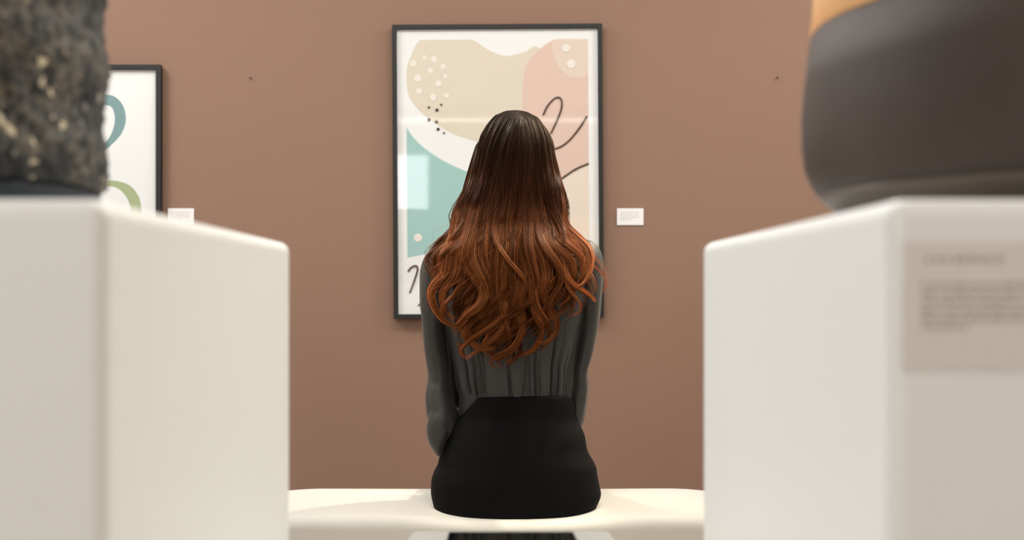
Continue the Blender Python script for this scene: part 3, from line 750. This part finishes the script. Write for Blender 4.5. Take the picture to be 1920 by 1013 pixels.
# the large locks that show, each an S-curve of parallel strands: (points as image-plane measures, half width, tone with lit locks painted brighter, strands)
GUIDES = [
 ([(884,330),(873,375),(859,410),(852,440),(843,470),(838,495),(836,512),(824,525),(811,540),(808,556),(815,578),(832,602),(856,612),(868,606)], 12, 1.15, 120),
 ([(893,340),(880,390),(868,430),(860,470),(856,505),(850,525),(836,540),(829,560),(836,585),(852,600)], 13, .95, 110),
 ([(900,350),(890,400),(879,440),(872,470),(875,495),(890,515),(905,535),(909,555),(896,577),(874,592),(867,608),(869,625),(880,642),(900,655)], 13, 1.1, 130),
 ([(908,360),(900,410),(892,450),(890,480),(898,505),(910,528),(916,550),(908,575),(888,600),(879,622),(886,642),(906,655),(930,652)], 13, .95, 120),
 ([(946,350),(944,380),(932,402),(926,422),(929,447),(939,470),(956,492),(975,513),(986,530),(985,545),(971,555),(956,551)], 6, 1.35, 70),
 ([(918,360),(914,420),(911,470),(917,508),(930,532),(945,556),(949,577),(940,597),(918,613),(890,632),(868,650),(863,662),(878,674)], 12, 1.05, 120),
 ([(958,370),(951,420),(952,460),(947,490),(942,520),(944,550),(952,580),(950,605),(935,627),(912,646),(889,663),(874,672)], 11, 1.0, 110),
 ([(985,370),(977,420),(969,452),(975,482),(983,507),(980,535),(974,560),(977,590),(980,615),(971,640),(954,658),(930,669),(917,680),(932,692)], 12, 1.05, 120),
 ([(1000,370),(1000,425),(1010,460),(1022,490),(1026,520),(1020,545),(1025,570),(1038,590),(1044,612),(1037,632),(1020,645),(1004,640)], 12, 1.1, 120),
 ([(992,380),(989,440),(997,490),(1006,525),(1003,555),(1010,580),(1025,602),(1031,625),(1025,645),(1011,657)], 10, .9, 100),
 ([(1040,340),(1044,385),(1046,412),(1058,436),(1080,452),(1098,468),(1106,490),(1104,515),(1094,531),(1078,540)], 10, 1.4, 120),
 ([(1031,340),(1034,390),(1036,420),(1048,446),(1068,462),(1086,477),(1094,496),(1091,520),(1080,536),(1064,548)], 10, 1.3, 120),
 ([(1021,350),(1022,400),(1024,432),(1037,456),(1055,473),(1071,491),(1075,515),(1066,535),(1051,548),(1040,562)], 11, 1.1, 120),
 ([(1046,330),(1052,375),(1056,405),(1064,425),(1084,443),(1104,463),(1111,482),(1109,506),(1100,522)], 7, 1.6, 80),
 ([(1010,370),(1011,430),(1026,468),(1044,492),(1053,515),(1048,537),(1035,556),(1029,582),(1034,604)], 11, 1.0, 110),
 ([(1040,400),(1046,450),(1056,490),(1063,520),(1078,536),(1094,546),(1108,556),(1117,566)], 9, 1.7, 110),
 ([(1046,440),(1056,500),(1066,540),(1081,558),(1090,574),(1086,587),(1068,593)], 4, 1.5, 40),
 ([(964,450),(962,500),(965,540),(960,570),(965,600),(975,626),(970,650),(950,667)], 9, .9, 90),
 ([(925,450),(922,500),(926,550),(931,580),(921,610),(900,627),(879,643),(862,652),(858,640)], 9, 1.0, 90),
 ([(1000,470),(998,520),(1001,560),(1006,590),(1016,612),(1011,640),(994,660),(969,668),(945,682)], 9, 1.05, 90),
 ([(905,520),(904,570),(908,604),(916,630),(906,650),(924,668),(946,672),(962,660)], 7, 1.15, 70),
 ([(940,440),(936,500),(936,560),(944,600),(956,630),(950,655),(932,672),(940,690)], 8, .95, 80),
 ([(860,380),(853,405),(850,420),(845,446),(833,466),(825,486),(826,505),(832,522)], 6, 1.5, 70),
]
for G, hwp, tone, nst in GUIDES:
    C = np.array(cr_open(G, 8)); seg_l = np.concatenate([[0], np.cumsum(np.linalg.norm(np.diff(C, axis=0), axis=1))])
    n2 = 46; m = np.linspace(0, seg_l[-1], n2); U = np.interp(m, seg_l, C[:, 0]); Vv = np.interp(m, seg_l, C[:, 1])
    du_, dv_ = np.gradient(U), np.gradient(Vv); nl = np.hypot(du_, dv_) + 1e-9; nx, nv_ = dv_ / nl, -du_ / nl
    l, r = interp(G[0][1], ev, el), interp(G[0][1], ev, er); f0 = max(-.97, min(.97, (G[0][0] - (l + r) / 2) / ((r - l) / 2)))
    lay = r2.uniform(1.02, 1.16); sg = r2.choice((-1, 1)); tn = tone * r2.uniform(.72, 1.22)
    head0 = strand_path(f0, .97, 0, 0, 150, 560, 0, 0, 0)
    hv = V0 - (head0[:, 2] - CZ) * F / YH; nh = int(np.sum(hv < G[0][1] - 22)); nh = max(10, nh)
    for q in range(nst):
        du = r2.uniform(-1, 1); dr = r2.gauss(0, .5); cut = 1 - r2.random() ** 1.7 * .24
        tq = np.linspace(0, cut, n2) * (n2 - 1); ii = np.arange(n2)
        t01 = tq / (n2 - 1)
        wd = hwp * (1.0 - .72 * np.clip((t01 - .35) / .65, 0, 1) ** 1.1) * (.75 + .25 * np.clip(t01 * 4, 0, 1))
        uu = np.interp(tq, ii, U + 0) + np.interp(tq, ii, nx) * du * wd; v2 = np.interp(tq, ii, Vv) + np.interp(tq, ii, nv_) * du * wd
        slope = np.interp(tq, ii, du_ / nl)
        pts = []
        for k in range(n2):
            v_ = v2[k]; Yc, D = interp(v_, DY_v, DY_c), interp(v_, DY_v, DY_d); l, r = interp(v_, ev, el), interp(v_, ev, er)
            fx = max(-.98, min(.98, (uu[k] - (l + r) / 2) / ((r - l) / 2)))
            rampk = min(1, max(0, (v_ - 370) / 90))
            y = Yc - D * math.sqrt(1 - fx * fx) * (.97 * (1 - rampk) + lay * rampk) + rampk * (-.008 + .013 * sg * slope[k] + dr * .003) - rampk * .006 * (1 - du * du)
            y = min(y, 3.03 if v_ > 470 else 3.2)
            pts.append((WX(uu[k], y), y, WZ(v_, y)))
        p = np.vstack([head0[:nh] + np.array((du * hwp * .8 * YH / F, 0, 0)) * np.clip(np.linspace(0, 1.6, nh), 0, 1)[:, None], np.array(pts)])
        for _ in range(10): p[nh - 5:nh + 6] = .25 * p[nh - 6:nh + 5] + .5 * p[nh - 5:nh + 6] + .25 * p[nh - 4:nh + 7]
        # same number of points for every strand
        sl = np.concatenate([[0], np.cumsum(np.linalg.norm(np.diff(p, axis=0), axis=1))]); mm = np.linspace(0, sl[-1], NP)
        p = np.stack([np.interp(mm, sl, p[:, c]) for c in range(3)], axis=1)
        fl = r2.gauss(0, 1) * .0009; tt = np.linspace(0, 1, NP)
        p[:, 0] += fl * np.sin(tt * 9 + q); p[:, 1] += fl * np.cos(tt * 7 + q)
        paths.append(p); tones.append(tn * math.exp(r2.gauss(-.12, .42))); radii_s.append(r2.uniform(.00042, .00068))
# loose flyaway hairs, their rim glow painted as a lighter tone
for k in range(190):
    f = r2.uniform(-1, 1) if k % 3 else math.copysign(r2.uniform(.9, 1), r2.uniform(-1, 1))
    p = np.array(strand_path(f * .97, 1.0, r2.uniform(0, 6.28), r2.uniform(.012, .026), r2.uniform(80, 150), interp(f, lf, lv) - r2.uniform(-14, 150), r2.uniform(-2, 2), 0, 0))
    tt = np.linspace(0, 1, NP); o_ = r2.gauss(0, .011)
    p[:, 0] += o_ * np.clip(tt - .35, 0, 1) ** 1.5 * 1.6; p[:, 1] -= abs(o_) * np.clip(tt - .3, 0, 1)
    paths.append(p); tones.append(1.4); radii_s.append(.0003)
Pn = np.array(paths); NS = len(Pn)
T = np.empty_like(Pn); T[:, 1:-1] = Pn[:, 2:] - Pn[:, :-2]; T[:, 0] = Pn[:, 1] - Pn[:, 0]; T[:, -1] = Pn[:, -1] - Pn[:, -2]
T /= np.linalg.norm(T, axis=2, keepdims=True) + 1e-9
ref = np.tile(np.array((.31, -.9, .2)), (NS, NP, 1)); A_ = np.cross(T, ref); A_ /= np.linalg.norm(A_, axis=2, keepdims=True) + 1e-9; B_ = np.cross(T, A_)
tt = np.linspace(0, 1, NP); taper = np.interp(tt, [0, .1, .8, 1], [.8, 1, .9, .25])
Rr = (np.array(radii_s)[:, None] * taper[None, :])[:, :, None]
SG = 3
V = np.stack([Pn + Rr * (math.cos(2 * math.pi * j / SG) * A_ + math.sin(2 * math.pi * j / SG) * B_) for j in range(SG)], axis=2)   # NS,NP,SG,3
idx = np.arange(NS * NP * SG).reshape(NS, NP, SG)
q = np.stack([idx[:, :-1, :], np.roll(idx, -1, axis=2)[:, :-1, :], np.roll(idx, -1, axis=2)[:, 1:, :], idx[:, 1:, :]], axis=-1).reshape(-1, 4)
vert = V.reshape(-1, 3)
# colour: dark roots with the crown's shade painted in, auburn lengths, copper ends
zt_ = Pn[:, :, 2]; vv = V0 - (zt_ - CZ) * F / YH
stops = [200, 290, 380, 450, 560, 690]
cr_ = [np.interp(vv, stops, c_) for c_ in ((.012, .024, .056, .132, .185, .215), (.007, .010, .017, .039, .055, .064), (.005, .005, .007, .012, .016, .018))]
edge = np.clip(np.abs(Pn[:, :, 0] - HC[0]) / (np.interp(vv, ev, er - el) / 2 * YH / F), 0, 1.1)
col = np.stack(cr_, axis=-1) * np.array(tones)[:, None, None] * (1 + (np.clip((vv - 215) / 60, 0, 1) * .40 * edge ** 3))[:, :, None]  # brighter toward the outline: rim light put into the colour
gold_light = np.clip((np.array(tones)[:, None] - 1.15) / 1.1, 0, .75) * np.clip((vv - 400) / 60, 0, 1)  # golden highlights of the brightest strands, painted into their colour
lum = col[:, :, :1] * 1.05; col = col * (1 - gold_light[:, :, None]) + lum * np.array((1.0, .43, .155)) * gold_light[:, :, None]
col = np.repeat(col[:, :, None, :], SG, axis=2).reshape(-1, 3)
# dark inner mass under the strands
hb = MB(); rings = []
for th in np.linspace(.02, math.pi / 2, 14):
    rings.append([(HC[0] + EA * .94 * math.sin(th) * math.cos(a * math.pi / 24), HC[1] + EB * .94 * math.sin(th) * math.sin(a * math.pi / 24), HC[2] + ECc * .94 * math.cos(th)) for a in range(48)])
for v in np.linspace(310, 610, 30):
    l, r = interp(v, ev, el), interp(v, ev, er); Yc, D = interp(v, DY_v, DY_c), interp(v, DY_v, DY_d); sh = np.interp(v, [310, 450, 610], [.93, .84, .62])
    rings.append([(WX((l + r) / 2 - (v > 520) * (v - 520) * .25, YH) + sh * (r - l) / 2 * YH / F * math.cos(a * math.pi / 24), Yc + D * .62 * math.sin(a * math.pi / 24) * (1 if math.sin(a * math.pi / 24) < 0 else .5), WZ(v, YH)) for a in range(48)])
hb.grid(rings)
# leave the face free
fs = [f for f in hb.f if not (np.mean([hb.v[i][1] for i in f]) > HC[1] + .045 and np.mean([hb.v[i][2] for i in f]) < HC[2] + .062)]
nv = len(vert)
allv = np.vstack([vert, np.array(hb.v)])
me = bpy.data.meshes.new('hair')
quads = [f for f in fs if len(f) == 4]
loops = np.concatenate([q.ravel(), np.array([i + nv for f in quads for i in f])]).astype(np.int32)
nf = len(q) + len(quads)
me.vertices.add(len(allv)); me.vertices.foreach_set('co', allv.astype(np.float32).ravel())
me.loops.add(len(loops)); me.loops.foreach_set('vertex_index', loops)
me.polygons.add(nf); me.polygons.foreach_set('loop_start', (np.arange(nf) * 4).astype(np.int32)); me.polygons.foreach_set('use_smooth', np.ones(nf, dtype=bool))
me.update(calc_edges=True); me.validate()
at_ = me.attributes.new('hair_tone', 'FLOAT_COLOR', 'POINT')
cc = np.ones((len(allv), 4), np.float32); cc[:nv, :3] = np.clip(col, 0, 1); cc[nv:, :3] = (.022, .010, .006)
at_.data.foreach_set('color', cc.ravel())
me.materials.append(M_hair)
hair = bpy.data.objects.new('hair', me); COL.objects.link(hair); hair.parent = person
hair['label'] = 'long wavy auburn hair, dark at the crown and copper toward the ends'

# ------------------------------------------------------------------ light
def area(name, loc, aim, sx, sy, power, rgb):
    l = bpy.data.lights.new(name, 'AREA'); l.shape = 'RECTANGLE'; l.size = sx; l.size_y = sy; l.energy = power; l.color = rgb
    o = bpy.data.objects.new(name, l); COL.objects.link(o); o.location = loc
    o.rotation_euler = (Vector(aim) - Vector(loc)).to_track_quat('-Z', 'Y').to_euler(); return o
def spot(name, loc, aim, power, rgb, ang=50, r=.05, blend=.6):
    l = bpy.data.lights.new(name, 'SPOT'); l.energy = power; l.color = rgb; l.spot_size = math.radians(ang); l.spot_blend = blend; l.shadow_soft_size = r
    o = bpy.data.objects.new(name, l); COL.objects.link(o); o.location = loc
    o.rotation_euler = (Vector(aim) - Vector(loc)).to_track_quat('-Z', 'Y').to_euler(); return o
WARM = (1.0, .985, .955)
for sx in (-1, 1):
    area('unseen_ceiling_light', (sx * 1.75, 3.35, ZC - .04), (sx * .7, 2.95, 0), 1.5, .9, 54, (1, .955, .885) if sx > 0 else (1, .99, .97))
    area('unseen_ceiling_light', (sx * 1.9, -1.3, ZC - .04), (sx * .9, .2, .4), .68, 1.6, 44 if sx > 0 else 74, (1, .84, .68) if sx > 0 else (1, .975, .97))  # added unseen fill for the pedestals' front faces
    spot('unseen_spot', (sx * 1.35, 2.7, ZC - .1), (-sx * .2, 1.05, .72), 138 if sx > 0 else 100, (1, 1.0, .90) if sx > 0 else (.93, .98, 1.0), 46, .06)  # spots added to brighten the pedestals' inner sides
area('unseen_ceiling_light', (0.0, 3.3, ZC - .02), (0, 3.9, 0), 1.6, .6, 29, WARM)
area('unseen_ceiling_light', (0.0, 1.75, ZC - .02), (0, 1.1, 0), .4, .4, 32, (1, .98, .95))  # added overhead to brighten the pedestals' top edges
area('window_daylight', ((WX0 + WX1) / 2, YN - .05, (WZ0 + WZ1) / 2), ((WX0 + WX1) / 2, 0, (WZ0 + WZ1) / 2), WX1 - WX0 - .06, WZ1 - WZ0 - .06, 14, (.93, .97, 1.0))
spot('unseen_spot', (1.25, 4.1, ZC - .1), (.10, 3.03, 1.0), 190, (1, .84, .62), 36, .05)
spot('unseen_spot', (-1.1, 4.1, ZC - .1), (.0, 3.03, 1.0), 90, (1, .88, .72), 36, .05)
spot('unseen_spot', (.82, 3.12, ZC - .1), (.135, 3.03, 1.0), 190, (1, .86, .64), 19, .04, .8)  # added for highlights on the right-hand curls
spot('unseen_spot', (-.78, 3.15, ZC - .1), (-.10, 3.03, 1.0), 75, (1, .88, .68), 17, .04, .8)  # weaker spot added for the left side of the hair
area('wall_line_light', (0, YN + .06, 2.575), (0, 0, 2.575), 5.6, .03, 3.4, (1, .98, .95))
w = bpy.data.worlds.new('World'); scene.world = w; w.use_nodes = True
w.node_tree.nodes['Background'].inputs[0].default_value = (.9, .95, 1, 1); w.node_tree.nodes['Background'].inputs[1].default_value = .6

# ------------------------------------------------------------------ camera
cd = bpy.data.cameras.new('camera'); cam = bpy.data.objects.new('camera', cd); COL.objects.link(cam)
cam.location = (0, 0, CZ); cam.rotation_euler = (math.pi / 2, 0, 0)
cd.sensor_fit = 'HORIZONTAL'; cd.sensor_width = 36; cd.lens = F / 1920 * 36
cd.shift_x = (960 - U0) / 1920; cd.shift_y = -(506.5 - V0) / 1920
cd.clip_start = .05; cd.clip_end = 50
cd.dof.use_dof = True; cd.dof.focus_distance = 3.03; cd.dof.aperture_fstop = (cd.lens / 8.7)
scene.camera = cam
scene.view_settings.view_transform = 'Standard'; scene.view_settings.look = 'None'; scene.view_settings.exposure = 0.0
scene.cycles.max_bounces = 8; scene.cycles.diffuse_bounces = 5; scene.cycles.transparent_max_bounces = 8
scene.cycles.caustics_reflective = False; scene.cycles.caustics_refractive = False
scene.cycles.use_denoising = True
